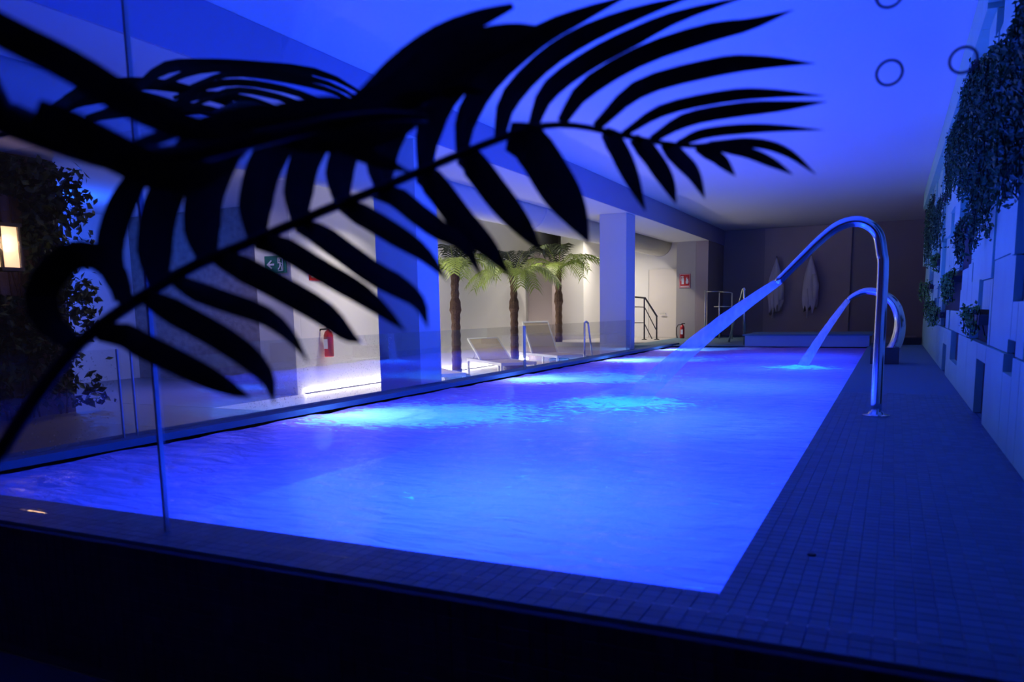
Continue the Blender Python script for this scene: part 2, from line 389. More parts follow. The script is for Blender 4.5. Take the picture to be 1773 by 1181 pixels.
# ------------------------------------------------------------------ water
gx, gy = 150, 460
J1 = Vector((-1.95, 6.0)); J2 = Vector((-.98, 10.3))
def wz(x, y):
    v = Vector((x*1.5, y*2.2, 0)); h = .014*noise.noise(v)+.009*noise.noise(v*2.3+Vector((5, 3, 1)))+.003*noise.noise(v*5.1+Vector((1, 7, 2)))
    for c, a, r in ((J1, .05, .42), (J2, .04, .25)):
        dd = (Vector((x, y))-c).length
        h += a*math.exp(-(dd/r)**2)*(1+1.2*noise.noise(Vector((x*9, y*9, 3))))*.6+.006*sin(dd*16)*math.exp(-dd/1.2)
    # lamps stir the left side
    k = math.exp(-((x+3.3)/.7)**2); h += k*.008*noise.noise(Vector((x*6, y*6, 9)))
    return h-.03
vs = []; fs = []
for j in range(gy+1):
    y = YN+(YF-YN)*(j/gy)**1.25
    for i in range(gx+1):
        x = XL+(XR-XL)*i/gx; vs.append((x, y, wz(x, y)))
for j in range(gy):
    for i in range(gx):
        a = j*(gx+1)+i; fs.append((a, a+1, a+gx+2, a+gx+1))
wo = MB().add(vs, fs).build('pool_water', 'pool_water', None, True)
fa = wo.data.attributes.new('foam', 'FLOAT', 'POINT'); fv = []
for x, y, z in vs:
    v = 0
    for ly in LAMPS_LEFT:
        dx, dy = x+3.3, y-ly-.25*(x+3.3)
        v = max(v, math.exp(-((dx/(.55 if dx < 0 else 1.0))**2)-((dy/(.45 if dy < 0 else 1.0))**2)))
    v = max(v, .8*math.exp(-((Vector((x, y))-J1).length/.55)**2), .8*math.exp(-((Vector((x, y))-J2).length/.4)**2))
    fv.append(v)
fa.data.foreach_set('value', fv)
tag(wo, 'glowing blue rippled water filling the long pool', 'water', kind='stuff')

# underwater lamps; the row in the floor is added for brightness
for i, y in enumerate(LAMPS_LEFT):
    t = thing('pool_light', (XL, y, LAMP_Z), 'round underwater light on left pool wall, %s from the near end' % ['first', 'second', 'third', 'fourth'][i], 'pool light', 'underwater lights on the left pool wall')
    rg = MB().tube([(XL, y, LAMP_Z), (XL+.03, y, LAMP_Z)], [.13, .12], 18).build('trim_ring', 'white_metal', None); rg.data.materials[0] = MATS['dark_metal']; part(rg, t)
    ln = MB().tube([(XL+.03, y, LAMP_Z), (XL+.06, y, LAMP_Z)], [.1, .07], 18).build('lens', 'lamp_lens', None); part(ln, t)
for i, y in enumerate(ADDED_FLOOR_LAMPS):
    t = thing('pool_light', (-1.45, y, BZ), 'added round underwater light in the pool floor, %s from the near end' % ['first', 'second', 'third', 'fourth', 'fifth'][i], 'pool light', 'added underwater lights in the pool floor')
    part(MB().lathe([(.13, 0), (.13, .02), (.11, .03)], (-1.45, y, BZ), 18).build('trim_ring', 'white_metal', None), t)
    part(MB().lathe([(.1, .03), (.09, .045), (.05, .055)], (-1.45, y, BZ), 18).build('lens', 'added_floor_lens', None), t)

# ------------------------------------------------------------------ glass screens
GY = 1.82
def pane(x0, x1, y0, y1, z0, z1, mat, name, label, cat='glass screen', edges=()):
    o = MB().box(x0, x1, y0, y1, z0, z1).build(name, mat, None)
    tag(o, label, cat)
    for e in edges: MB().box(*e).build('edge_seal', 'seal', o)
    return o
JX = -2.19
pane(JX+.006, .5, GY-.005, GY+.005, 0, 2.69, 'near_glass', 'glass_screen', 'wide clear glass screen standing on near pool rim', edges=[(JX-.005, JX+.005, GY-.008, GY+.008, 0, 2.69)])
pane(-4.05, JX-.006, GY-.005, GY+.005, .0, 2.69, 'near_glass', 'glass_screen', 'clear glass screen left of the tall vertical joint')
SX = -4.0; ST = .545
for a, (y0, y1) in enumerate(((1.95, 3.08), (3.17, 8.64), (8.68, 12.98))):
    lab = ['short side glass pane left of the double bright joint', 'long side glass pane spotted with droplets before the nearer column', 'side glass pane between loungers and pool'][a]
    pane(SX-.006, SX+.006, y0, y1, .03, ST, 'side_glass', 'glass_balustrade', lab, 'glass balustrade',
         edges=[(SX-.007, SX+.007, yy-.004, yy+.004, .03, ST) for yy in ((y1,) if a == 0 else (y0, y1))])
# small rings fixed on the near glass
for (px, py), lab in (((1540, 126), 'small round ring on glass, left of the pair near wall corner'), ((1668, 104), 'small round ring on glass beside hanging vines, rightmost'), ((1540, -9), 'small round ring on glass at the top picture edge')):
    p = on_y(px, py, GY-.008)
    pts = [p+Vector((.0235*cos(a*pi/16), 0, .0235*sin(a*pi/16))) for a in range(33)]
    o = MB().tube(pts, .0028, 6, False).build('glass_ring', 'ring_rim', None, True)
    tag(o, lab, 'ring', 'rings on the near glass')

# ------------------------------------------------------------------ right wall of panels
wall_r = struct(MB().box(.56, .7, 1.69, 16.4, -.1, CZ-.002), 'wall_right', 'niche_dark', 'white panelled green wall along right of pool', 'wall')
NICHES = [(5.45, 6.0, .01, .36), (4.3, 4.63, .38, .54), (7.66, 8.58, .2, .45), (3.6, 4.5, .73, 1.5), (5.3, 5.6, 2.25, 2.45), (7.1, 8.3, 1.0, 1.4), (7.8, 9.6, .66, 1.02), (5.55, 6.5, .5, .68), (9.6, 10.6, .5, .75),
          (10.8, 11.6, 1.1, 1.5), (11.4, 12.4, .45, .8), (10.4, 11.0, 1.9, 2.2), (12.8, 13.6, .9, 1.2), (9.2, 9.8, .02, .3), (13.2, 14, .4, .7)]
ycuts = [1.72, 2.6, 3.35, 4.05, 4.63, 5.45, 6.0, 6.75, 7.66, 8.3, 9.1, 9.8, 10.5, 11.3, 12.0, 12.8, 13.6, 14.4, 15.3, 16.38]
rz = random.Random(3)
def overlaps(a, b): return a[0] < b[1]-.02 and a[1] > b[0]+.02 and a[2] < b[3]-.02 and a[3] > b[2]+.02
def split(rect, holes):
    rs = [rect]
    for h in holes:
        nr = []
        for r in rs:
            if not overlaps(r, h): nr.append(r); continue
            y0, y1, z0, z1 = r
            if h[0]-y0 > .03: nr.append((y0, h[0], z0, z1))
            if y1-h[1] > .03: nr.append((h[1], y1, z0, z1))
            a, b = max(y0, h[0]), min(y1, h[1])
            if h[2]-z0 > .03: nr.append((a, b, z0, h[2]))
            if z1-h[3] > .03: nr.append((a, b, h[3], z1))
        rs = nr
    return rs
for i in range(len(ycuts)-1):
    y0, y1 = ycuts[i], ycuts[i+1]
    zc = [0, .47, .47+rz.uniform(.35, .6), rz.uniform(1.35, 1.7), rz.uniform(1.9, 2.2), 2.42, 2.71]
    for k in range(len(zc)-1):
        dep = [rz.uniform(.03, .05), rz.uniform(.03, .06), rz.uniform(.02, .08), rz.uniform(.02, .1), rz.uniform(.03, .11), .14][k]
        if k == 0: dep = .045
        for (a, b, c, e) in split((y0, y1, zc[k], zc[k+1]), NICHES):
            if b-a < .04 or e-c < .04: continue
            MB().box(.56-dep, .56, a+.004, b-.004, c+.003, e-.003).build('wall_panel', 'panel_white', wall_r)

# planted pockets and trailing plants
def leaf_blob(name, pts, mat, size, rnd, parent=None, flat=.35):
    mb = MB()
    for p in pts:
        s = size*rnd.uniform(.6, 1.3)
        a = Vector((rnd.gauss(0, 1), rnd.gauss(0, 1), rnd.gauss(-.4, 1))).normalized(); b = a.orthogonal().normalized()
        b = Matrix.Rotation(rnd.uniform(0, 6.28), 3, a)@b; c = a.cross(b)
        P = Vector(p)
        mb.add([P-a*s*.5, P+b*s*.3+c*s*.08, P+a*s*.5, P-b*s*.3+c*s*.08], [(0, 1, 2), (0, 2, 3)])
    return mb.build(name, mat, parent)
def vine(y0, y1, ztop, zbot, label, rnd, mat='vine_leaf', nst=26, size=.034, x0=.5, depth=.05, dens=30, box=True):
    yc = (y0+y1)/2
    t = thing('trailing_plant', (.5, yc, ztop), label, 'plant', 'trailing plants on the panelled wall')
    if box:
        b = MB().box(.475, .555, y0+.05, y1-.05, ztop-.07, ztop-.01).build('planter_box', 'pot_clay', None); part(b, t)
    pts = []; st = MB()
    for s in range(nst):
        y = rnd.uniform(y0, y1); ln = (ztop-zbot)*rnd.uniform(.35, 1.0); x = x0-rnd.uniform(0, depth)
        n = max(4, int(ln*dens)); path = []
        for k in range(n):
            u = k/(n-1)
            q = Vector((x+rnd.gauss(0, .012)-.02*sin(u*3), y+rnd.gauss(0, .02)+.08*sin(u*2+s), ztop+.03-u*ln+rnd.gauss(0, .012)))
            path.append(q); pts.append(q); pts.append(q+Vector((rnd.gauss(0, .015), rnd.gauss(0, .03), rnd.gauss(0, .02))))
        st.tube(path[::3]+[path[-1]], .003, 3, False)
    a = st.build('stems', 'front_stem', None); part(a, t); a['kind'] = 'stuff'
    l = leaf_blob('foliage', pts, mat, size, rnd); part(l, t); l['kind'] = 'stuff'
    return t
rv = random.Random(11)
vine(3.75, 5.0, 1.98, 1.12, 'large dark trailing plant nearest camera on the panelled wall', rv, nst=90, dens=46)
vine(5.3, 6.25, 2.12, 1.02, 'large dark trailing plant hanging below the small niche', rv, nst=80, dens=46, depth=.06)
vine(6.6, 7.9, 2.4, 1.5, 'long curtain of trailing vine in the middle of the panelled wall', rv, nst=80, dens=42, depth=.06)
vine(8.1, 9.6, 2.38, 1.72, 'trailing vine mass with its top close below ceiling', rv, nst=70, dens=40)
vine(10.3, 12.2, 1.95, 1.32, 'trailing vine beyond the curtain of vines, above a slanting ledge', rv, nst=50, dens=34)
vine(12.9, 15.6, 2.25, 1.25, 'farthest trailing vine on the panelled wall', rv, nst=60, dens=34)
vine(7.1, 8.0, 1.36, 1.0, 'short dark plant tucked in the black niche', rv, nst=30, depth=.03)
vine(8.1, 9.6, .98, .68, 'green plant in the low niche under the dark one', rv, mat='vine_light', nst=40, depth=.04)
vine(5.5, 6.5, .66, .48, 'small green plant over the lower panels nearest camera', rv, mat='vine_light', nst=22, depth=.04)
vine(9.8, 10.9, .64, .44, 'small bushy green plant low on the wall', rv, mat='vine_light', nst=30, depth=.09)
vine(11.4, 12.6, .72, .5, 'small green plant low beside the second fountain', rv, mat='vine_light', nst=26, depth=.1)
vine(11.0, 11.8, 1.28, 1.1, 'bright lime tuft of leaves at mid height', rv, mat='vine_light', nst=14, depth=.07, size=.05)
vine(13.0, 14.6, 1.02, .72, 'small green plant far along the wall, knee high', rv, mat='vine_light', nst=26, depth=.12)

# ------------------------------------------------------------------ water cannons and jets
t = thing('water_cannon', (-.07, 5.64, 0), 'tall chrome swan-neck water cannon on deck, nearer one', 'fountain', 'water cannons beside the pool')
yq = 5.64
P2 = lambda px, py: on_y(px, py, yq)
path = [Vector((-.066, yq, .0)), Vector((-.066, yq, .5)), Vector((-.066, yq, .95))]+[P2(*p) for p in ((1527, 440), (1520, 405), (1500, 387), (1475, 384), (1448, 394), (1420, 416), (1385, 450), (1345, 490))]
pp = crom(path, 60)
MBt = MB().tube(pp, [.034]*40+[.034-.0004*k for k in range(20)], 18)
part(MBt.build('pipe', 'chrome', None, True), t)
part(MB().lathe([(.085, 0), (.085, .008), (.05, .014), (.042, .03)], (-.066, yq, 0), 24).build('base_flange', 'chrome', None, False), t)
tip1 = pp[-1]
def jet(name, a, b, r0, r1, sag, label, d0, d1):
    n = 40; pts = []; rad = []
    for i in range(n):
        u = i/(n-1); q = a.lerp(b, u); q.z += sag*4*u*(1-u); pts.append(q); rad.append(r0+(r1-r0)*u+(.002+.008*u)*noise.noise(Vector((u*14, r0*90, 0))))
    o = MB().tube(pts, rad, 16, False).build(name, 'jet_water', None, True)
    at = o.data.attributes.new('dens', 'FLOAT', 'POINT')
    for i in range(n):
        for k in range(16): at.data[i*16+k].value = d1+(d0-d1)*(1-i/(n-1))**.9
    tag(o, label, 'water jet', 'water jets falling into the pool')
    return o
jet('water_jet', tip1+Vector((.01, 0, .008)), Vector((J1.x+.12, J1.y-.1, -.03)),  .026, .09, .05, 'long slanting water jet from the nearer chrome cannon', .95, .02)
# second, wide cobra fountain
yq = 10.9
t = thing('water_cannon', (0, yq, 0), 'wide curved cobra water fountain on a dark plinth, farther one', 'fountain', 'water cannons beside the pool')
path = [on_y(1535, 622, yq), on_y(1553, 590, yq), on_y(1558, 555, yq), on_y(1548, 525, yq), on_y(1525, 508, yq), on_y(1500, 504, yq), on_y(1480, 511, yq), on_y(1468, 519, yq)]
pp = crom(path, 36)
part(MB().tube(pp, [.095-.0018*i for i in range(36)], 16, True, (1.15, .85, (0, 1, 0))).build('spout', 'chrome', None, True), t)
part(MB().box(-.22, .10, yq-.2, yq+.2, 0, .20).build('plinth', 'outer_grout', None), t)
jet('water_jet', pp[-1]+Vector((0, 0, -.01)), Vector((J2.x, J2.y, -.03)),   .032, .062, .03, 'short water jet from the farther curved fountain', .95, .3)

# ------------------------------------------------------------------ lounge: LED strip, duct, palms, loungers
t = thing('led_strip', (-8.18, 9.6, -.46), 'bright white light strip along the base of lounge wall', 'light strip')
part(MB().box(-8.2, -8.165, 9.56, 17.9, -.485, -.475).build('profile', 'white_metal', None), t)
part(MB().box(-8.2, -8.17, 9.56, 17.9, -.475, -.44).build('diffuser', 'led_white', None), t)
t = thing('air_duct', (-5.33, 6, 2.33), 'long round white air duct hanging behind the beam', 'duct')
part(MB().tube([(-5.33, -.5, 2.33), (-5.33, 19.7, 2.33)], .3, 32).build('tube', 'duct_white', None, True), t)
for yy in (3, 7.4, 11.8, 16.2):
    part(MB().tube([(-5.33, yy-.02, 2.33), (-5.33, yy+.02, 2.33)], .306, 32).build('joint_band', 'duct_white', None, False), t)
    part(MB().tube([(-5.33, yy, 2.62), (-5.33, yy, CZ)], .008, 6).build('hanger', 'dark_metal', None), t)
part(MB().tube([(-5.33, 19.7, 2.33), (-5.33, 19.74, 2.33)], [.31, .29], 32).build('end_cap', 'grey_pillar', None), t)

def frond_mesh(rnd, base, az, length, rise, droop, nleaf=20, lw=.034, ll=.27):
    d = Vector((cos(az), sin(az), 0)); side = Vector((-sin(az), cos(az), 0))
    st = MB(); lf = MB(); pts = []
    for i in range(13):
        u = i/12; pts.append(Vector(base)+d*length*(u-.12*u*u)+Vector((0, 0, rise*sin(u*pi*.62)-droop*u*u)))
    st.tube(pts, [.012*(1-.8*i/12) for i in range(13)], 5)
    for k in range(nleaf):
        u = .14+.85*k/(nleaf-1); q = u*12; i = min(int(q), 11); p = pts[i].lerp(pts[i+1], q-i); tan = (pts[i+1]-pts[i]).normalized()
        l = ll*(.35+1.0*sin(min(1, u*1.05)*pi*.85))*rnd.uniform(.85, 1.1)
        for sg in (-1, 1):
            e = (side*sg*.8+tan*.65+Vector((0, 0, -.1))).normalized()
            mid = p+e*l*.5+Vector((0, 0, .01)); tip = p+e*l+Vector((0, 0, -.25*l))
            wv = tan*lw
            lf.add([p-wv*.4, p+wv*.4, mid+wv*.6+Vector((0, 0, -.004)), mid-wv*.6, tip], [(0, 1, 2, 3), (3, 2, 4)])
    return st, lf
def lounge_palm(loc, h, seed, label, dark=False):
    rnd = random.Random(seed); x, y, z = loc
    t = thing('palm_tree', loc, label, 'palm tree', 'palm trees in the lounge')
    prof = []
    n = 26
    for i in range(n+1):
        u = i/n; r = .085*(1-.28*u)+.012*(i % 2)
        if .6 < u < .76: r += .03*sin((u-.6)/.16*pi)
        prof.append((r, h*u))
    part(MB().lathe(prof, loc, 12).build('trunk', 'trunk_bark', None), t)
    part(MB().lathe([(.22, 0), (.24, .1), (.2, .12)], loc, 16).build('base_ring', 'pot_clay', None), t)
    top = Vector((x, y, z+h))
    nf = 13
    for k in range(nf):
        up = k % 3 == 2
        st, lf = frond_mesh(rnd, top-Vector((0, 0, .03)), k*2.399+seed, rnd.uniform(.95, 1.25) if not up else .7, rnd.uniform(.28, .5) if not up else .6, rnd.uniform(.28, .55) if not up else .1)
        a = st.build('frond', 'palm_green', None); part(a, t)
        b = lf.build('leaflets', 'palm_dark_green' if up and not dark else 'palm_green', None); b.parent = a; b['kind'] = 'stuff'
    for k in range(6):
        a = rnd.uniform(0, 6.28)
        part(MB().tube([top+Vector((.05*cos(a), .05*sin(a), -.25)), top+Vector((.09*cos(a), .09*sin(a), -.05)), top+Vector((.07*cos(a), .07*sin(a), .12))], [.012, .009, .004], 5).build('leaf_sheath', 'trunk_bark', None), t)
lounge_palm((-7.0, 12.25, FZ), 1.92, 1, 'palm tree with brown trunk beside nearer column, leftmost of three')
lounge_palm((-7.0, 14.67, FZ), 1.95, 2, 'middle palm tree standing between the two loungers')
lounge_palm((-7.0, 17.08, FZ), 2.18, 4, 'palm tree before the dark cabinet wall, rightmost of three')

def lounger(loc, ang, back_h, label, sling):
    # x axis runs from head to foot
    t = bpy.data.objects.new('sun_lounger', None); col.objects.link(t); t.location = loc; t.rotation_euler = (0, 0, ang)
    tag(t, label, 'sun lounger', 'sun loungers in the lounge')
    W = .32; S = .30
    def B(mb, n, m): o = mb.build(n, m, None); o.parent = t; return o
    fr = MB()
    for s in (-1, 1): fr.box(-.9, .95, s*W-.02, s*W+.02, S-.025, S+.025)
    fr.box(.91, .95, -W, W, S-.025, S+.025); fr.box(-.9, -.86, -W, W, S-.025, S+.025)
    B(fr, 'frame', 'white_metal')
    for sx in (-.86, .92):
        for s in (-1, 1): B(MB().box(sx-.02, sx+.02, s*W-.02, s*W+.02, 0, S-.025), 'leg', 'white_metal')
    B(MB().box(-.2, .93, -W+.025, W-.025, S+.005, S+.022), 'seat_sling', sling)
    L = .78; a = back_h; c = Vector((-.2, 0, S+.02)); dv = Vector((-cos(a), 0, sin(a))); nv = Vector((sin(a), 0, cos(a)))
    B(MB().obox(c+dv*L/2, dv*L/2, (0, W-.03, 0), nv*.012), 'backrest_sling', sling)
    bf = MB()
    for s in (-1, 1): bf.obox(c+dv*L/2+Vector((0, s*(W-.015), 0)), dv*L/2, (0, .015, 0), nv*.02)
    bf.obox(c+dv*L, dv*.02, (0, W, 0), nv*.02)
    B(bf, 'backrest_frame', 'white_metal')
    e = c+dv*L*.6
    for s in (-1, 1): B(MB().tube([e+Vector((0, s*.25, 0)), Vector((-.75, s*.25, S))], .01, 6), 'strut', 'chrome')
    return t
lounger((-6.62, 13.2, FZ), -math.radians(42), .5, 'white framed sun lounger with low beige back by the leftmost palm', 'beige_sling')
lounger((-6.6, 15.55, FZ), -math.radians(38), 1.0, 'white framed sun lounger with upright beige back beyond middle palm', 'beige_sling')
lounger((-6.62, 10.6, FZ), -math.radians(42), .5, 'sun lounger mostly hidden behind the nearer column, only its foot showing', 'beige_sling')
# inverted-V chrome rail behind the side glass
t = thing('pool_rail', (-4.4, 11.9, FZ), 'slim chrome A-shaped rail behind side glass near far column', 'rail')
for (a, b) in (((1012, 559), (1012, 622)), ((1018, 559), (1026, 624))):
    p, q = on_x(*a, -4.4), on_x(*b, -4.4); q = q+(q-p)*((FZ-q.z)/(q.z-p.z))
    part(MB().tube([q, p], .016, 8).build('post', 'chrome', None, True), t)
p, q = on_x(1012, 559, -4.4), on_x(1018, 559, -4.4)
part(MB().tube([p, (p+q)/2+Vector((0, 0, .02)), q], .016, 8).build('top_bend', 'chrome', None, True), t)

# ------------------------------------------------------------------ far end furniture
def on_deck(px, py): return on_z(px, py, 0)
t = thing('stair_rail', (-5.2, 18.4, 0), 'dark metal stair handrail in front of the white door', 'handrail')
Y = 18.4; q = lambda px, py: on_y(px, py, Y)
for n, pts, r in (('handrail', [(1085, 513), (1117, 516), (1138, 549)], .022), ('mid_bar', [(1085, 531), (1116, 532), (1136, 571)], .012), ('low_bar', [(1085, 559), (1115, 559), (1129, 587)], .012)):
    part(MB().tube([q(*p) for p in pts], r, 8).build(n, 'dark_metal', None), t)
for px, top in ((1115.5, 517), (1137, 549)):
    b = q(px, 588); b.z = 0; part(MB().tube([b, q(px, top)], .018, 8).build('post', 'dark_metal', None), t)
    part(MB().lathe([(.06, 0), (.06, .012), (.03, .02)], b, 12).build('foot_plate', 'dark_metal', None), t)
def extinguisher(loc, s, label):
    x, y, z = loc; t = thing('fire_extinguisher', loc, label, 'fire extinguisher')
    part(MB().lathe([(.07*s, 0), (.08*s, .02*s), (.08*s, .36*s), (.06*s, .42*s), (.025*s, .45*s), (.022*s, .48*s)], loc, 16).build('cylinder', 'extinguisher_red', None, True), t)
    part(MB().box(x-.03*s, x+.09*s, y-.012*s, y+.012*s, z+.48*s, z+.51*s).build('handle', 'black_rubber', None), t)
    part(MB().tube([(x, y-.02, z+.47*s), (x-.12*s, y-.05, z+.46*s), (x-.18*s, y-.05, z+.36*s), (x-.18*s, y-.05, z+.15*s), (x-.15*s, y-.04, z+.02*s)], .015*s, 6).build('hose', 'black_rubber', None, True), t)
    part(MB().box(x-.04*s, x+.04*s, y-.083*s, y-.079*s, z+.14*s, z+.3*s).build('label_plate', 'sign_white', None), t)
extinguisher((-4.6, 19.15, 0.0), .72, 'red fire extinguisher standing at the foot of grey pillar')
extinguisher((-8.08, 10.05, .05), .95, 'red fire extinguisher on white wall seen through wet glass')
# fire sign
def flat_sign(name, c, w_, h_, mat, label, cat, axis='y'):
    x, y, z = c
    t = thing(name, c, label, cat)
    part((MB().box(x-w_/2, x+w_/2, y-.012, y, z-h_/2, z+h_/2) if axis == 'y' else MB().box(x, x+.012, y-w_/2, y+w_/2, z-h_/2, z+h_/2)).build('plate', mat, None), t)
    return t
c = (-4.61, 19.398, 1.39); t = flat_sign('fire_sign', c, .27, .34, 'sign_red', 'red fire extinguisher sign on the grey pillar', 'sign')
def glyph(t, c, polys, mat, name, y=-.014):
    mb = MB()
    for poly in polys:
        v0 = [(c[0]+px, c[1]+y-.002, c[2]+pz) for px, pz in poly]; v1 = [(c[0]+px, c[1]+y+.002, c[2]+pz) for px, pz in poly]; n = len(poly)
        mb.add(v0+v1, [tuple(range(n)), tuple(reversed(range(n, 2*n)))]+[(i, n+i, n+(i+1) % n, (i+1) % n) for i in range(n)])
    part(mb.build(name, mat, None), t)
R4 = lambda x0, x1, z0, z1: [(x0, z0), (x1, z0), (x1, z1), (x0, z1)]
glyph(t, c, [[(-.08, -.08), (-.02, -.08), (-.02, .05), (-.035, .075), (-.065, .075), (-.08, .05)], R4(-.065, -.035, .08, .1), R4(-.09, -.03, .1, .115), R4(-.1, -.09, .0, .11)], 'sign_white', 'extinguisher_symbol')
glyph(t, c, [[(.03, -.07), (.08, -.07), (.095, -.02), (.08, .02), (.085, .06), (.06, .03), (.055, .1), (.03, .05), (.035, .01), (.02, -.02)]], 'sign_white', 'flame_symbol')
glyph(t, c, [R4(-.1+.026*i, -.1+.026*i+.018, -.145, -.12) for i in range(8)], 'sign_white', 'caption')
glyph(t, c, [R4(-.125, .125, .155, .162), R4(-.125, .125, -.162, -.155), R4(-.125, -.118, -.155, .155), R4(.118, .125, -.155, .155)], 'sign_white', 'border')
# green exit sign
c0 = on_y(477, 458, 9.39); c = (c0.x, 9.398, c0.z); t = flat_sign('exit_sign', c, .42, .26, 'sign_green', 'green emergency exit sign with white arrow and running figure', 'sign')
glyph(t, c, [[(-.17, 0), (-.08, .07), (-.065, .05), (-.115, .014), (-.02, .014), (-.02, -.014), (-.115, -.014), (-.065, -.05), (-.08, -.07)]], 'sign_white', 'arrow')
glyph(t, c, [R4(.05, .15, .085, .1), R4(.138, .15, -.1, .085), R4(.05, .062, .02, .085), R4(.05, .15, -.1, -.09)], 'sign_white', 'door_symbol')
glyph(t, c, [[(.085+.016*cos(k*pi/4), .062+.016*sin(k*pi/4)) for k in range(8)], [(.075, .04), (.1, .035), (.11, -.01), (.085, -.012)], [(.08, -.01), (.105, -.01), (.09, -.045), (.06, -.08), (.045, -.07), (.075, -.04)], [(.1, -.01), (.112, -.01), (.125, -.05), (.13, -.085), (.118, -.085), (.11, -.05)], [(.078, .038), (.084, .028), (.055, .01), (.05, .018)], [(.1, .034), (.106, .024), (.128, .015), (.126, .006), (.1, .014)]], 'sign_white', 'running_figure')
# small red notice on the lounge wall
p = on_x(545, 479, -8.2); t = thing('red_notice', (-8.19, p.y, p.z), 'small red notice on white lounge wall above light strip', 'sign')
part(MB().box(-8.2, -8.188, p.y-.14, p.y+.14, p.z-.06, p.z+.06).build('plate', 'sign_red', None), t)
part(MB().box(-8.188, -8.185, p.y-.1, p.y+.1, p.z-.012, p.z+.012).build('caption', 'sign_white', None), t)

# bathrobes
def robe(px, ptop, pbot, wpx, label, seed):
    Yw = 21.1; a = on_y(px, ptop, Yw); b = on_y(px, pbot, Yw); H = a.z-b.z; W = (on_y(px+wpx, 500, Yw)-on_y(px, 500, Yw)).length/2
    t = thing('bathrobe', (a.x, Yw, a.z), label, 'bathrobe', 'bathrobes on the far wall')
    mb = MB(); n = 40; rings = 30; vs = []; fs = []
    for i in range(rings):
        u = i/(rings-1); ww = W*(.06+.94*sin(min(1, u/.55)*pi/2))*(1-.25*max(0, u-.65)/.35); dd = .03+.09*min(1, u*2)
        for k in range(n):
            th = 2*pi*k/n; fold = 1+.2*noise.noise(Vector((cos(th)*3, sin(th)*3+seed, u*2.2)))+.1*sin(th*7+u*3+seed)*min(1, u*2)
            zz = a.z-u*H*(1-.2*(1+noise.noise(Vector((cos(th)*3+seed, sin(th), 5))))*max(0, u-.7)/.3)
            vs.append((a.x+ww*cos(th)*fold, Yw+dd*sin(th)*fold, zz))
    for i in range(rings-1):
        for k in range(n):
            p = i*n+k; q_ = i*n+(k+1) % n; fs.append((p, p+n, q_+n, q_))
    fs.append(tuple(range(n))); fs.append(tuple(reversed(range((rings-1)*n, rings*n))))
    part(mb.add(vs, fs).build('cloth', 'robe_cloth', None, True), t)
    sl = MB().tube([(a.x+W*.45, Yw-.06, a.z-H*.28), (a.x+W*.75, Yw-.1, a.z-H*.45), (a.x+W*.7, Yw-.09, a.z-H*.66)], [.05, .075, .06], 10).build('sleeve', 'robe_cloth', None, True); part(sl, t)
    part(MB().tube([(a.x-W*.3, Yw-.1, a.z-H*.5), (a.x-W*.2, Yw-.13, a.z-H*.7), (a.x-W*.25, Yw-.12, a.z-H*.95)], [.02, .022, .02], 6).build('belt', 'robe_cloth', None, True), t)
    part(MB().tube([(a.x, 21.24, a.z+.02), (a.x, Yw, a.z), (a.x, Yw-.02, a.z+.05)], .012, 6).build('hook', 'chrome', None), t)
robe(1345, 447, 556, 26, 'pale bathrobe hanging on far wall, left one', 1.3)
robe(1405, 443, 556, 28, 'pale bathrobe hanging on far wall, right one', 5.1)

# chrome rails at the far deck
t = thing('towel_rail', (-3.9, 18.7, 0), 'slim chrome three-post rail on the far deck left of robes', 'rail')
Y = 18.7; q = lambda px, py: on_y(px, py, Y)
for px, top in ((1221, 502), (1245.5, 507), (1267.5, 507)):
    b = q(px, 585); b.z = 0; part(MB().tube([b, q(px, top)], .017, 8).build('post', 'chrome', None, True), t)
for a, b in (((1221, 505), (1245, 505)), ((1245, 505), (1267, 507)), ((1236, 531), (1267, 531)), ((1243, 556), (1247, 556))):
    part(MB().tube([q(*a), q(*b)], .012, 6).build('cross_bar', 'chrome', None, True), t)
t = thing('pool_ladder_rail', (-2.6, 15.8, 0), 'chrome slanting pool handrail beside the raised spa wall', 'rail')
a = on_deck(1289, 597); top = on_y(1289, 500, a.y)
part(MB().tube([a, top-Vector((0, 0, .04)), top], .024, 8).build('post', 'chrome', None, True), t)
bk = on_y(1262, 585, a.y+1.3); bk.z = 0
part(MB().tube([top, top+Vector((-.03, .05, .0)), bk], .022, 8).build('slanting_bar', 'chrome', None, True), t)
tag(MB().box(.12, .5, 16.05, 16.5, -.01, .12).build('step_block', 'black_rubber', None), 'low dark step at far end of the deck', 'step')

# ------------------------------------------------------------------ ivy and lantern at far left
ivw = struct(MB().box(-9.9, -9.72, 3.2, 6.8, FZ, CZ-.002), 'wall_ivy', 'stone_wall', 'dark stone wall end overgrown with ivy at far left', 'wall')
ri = random.Random(5)
t = thing('ivy_bush', (-9.5, 6.3, FZ), 'dark ivy covering the wall end at far left', 'ivy')
pts = []
for k in range(4200):
    y = ri.uniform(5.2, 7.05); z = FZ+.1+ri.random()**.8*3.05
    if y > 6.75 and ri.random() < .5+.5*sin(z*5): continue
    if abs(y-5.75) < .45 and 1.0 < z < 2.2: continue
    pts.append((-9.6+abs(ri.gauss(0, .12)), y, z))
st = MB()
for k in range(14):
    y = ri.uniform(5.3, 6.7); st.tube([(-9.66, y, FZ), (-9.64, y+ri.uniform(-.2, .2), .8), (-9.66, y+ri.uniform(-.3, .3), 2.4)], .012, 4)
st = st.build('stems', 'trunk_bark', None); part(st, t); st['kind'] = 'stuff'
l = leaf_blob('foliage', pts, 'ivy_leaf', .12, ri); part(l, t); l['kind'] = 'stuff'
lx = -9.25; c = on_x(8, 424, lx)
t = thing('lantern', (lx, c.y, c.z), 'warm glowing wall lantern among ivy at left edge', 'lantern')
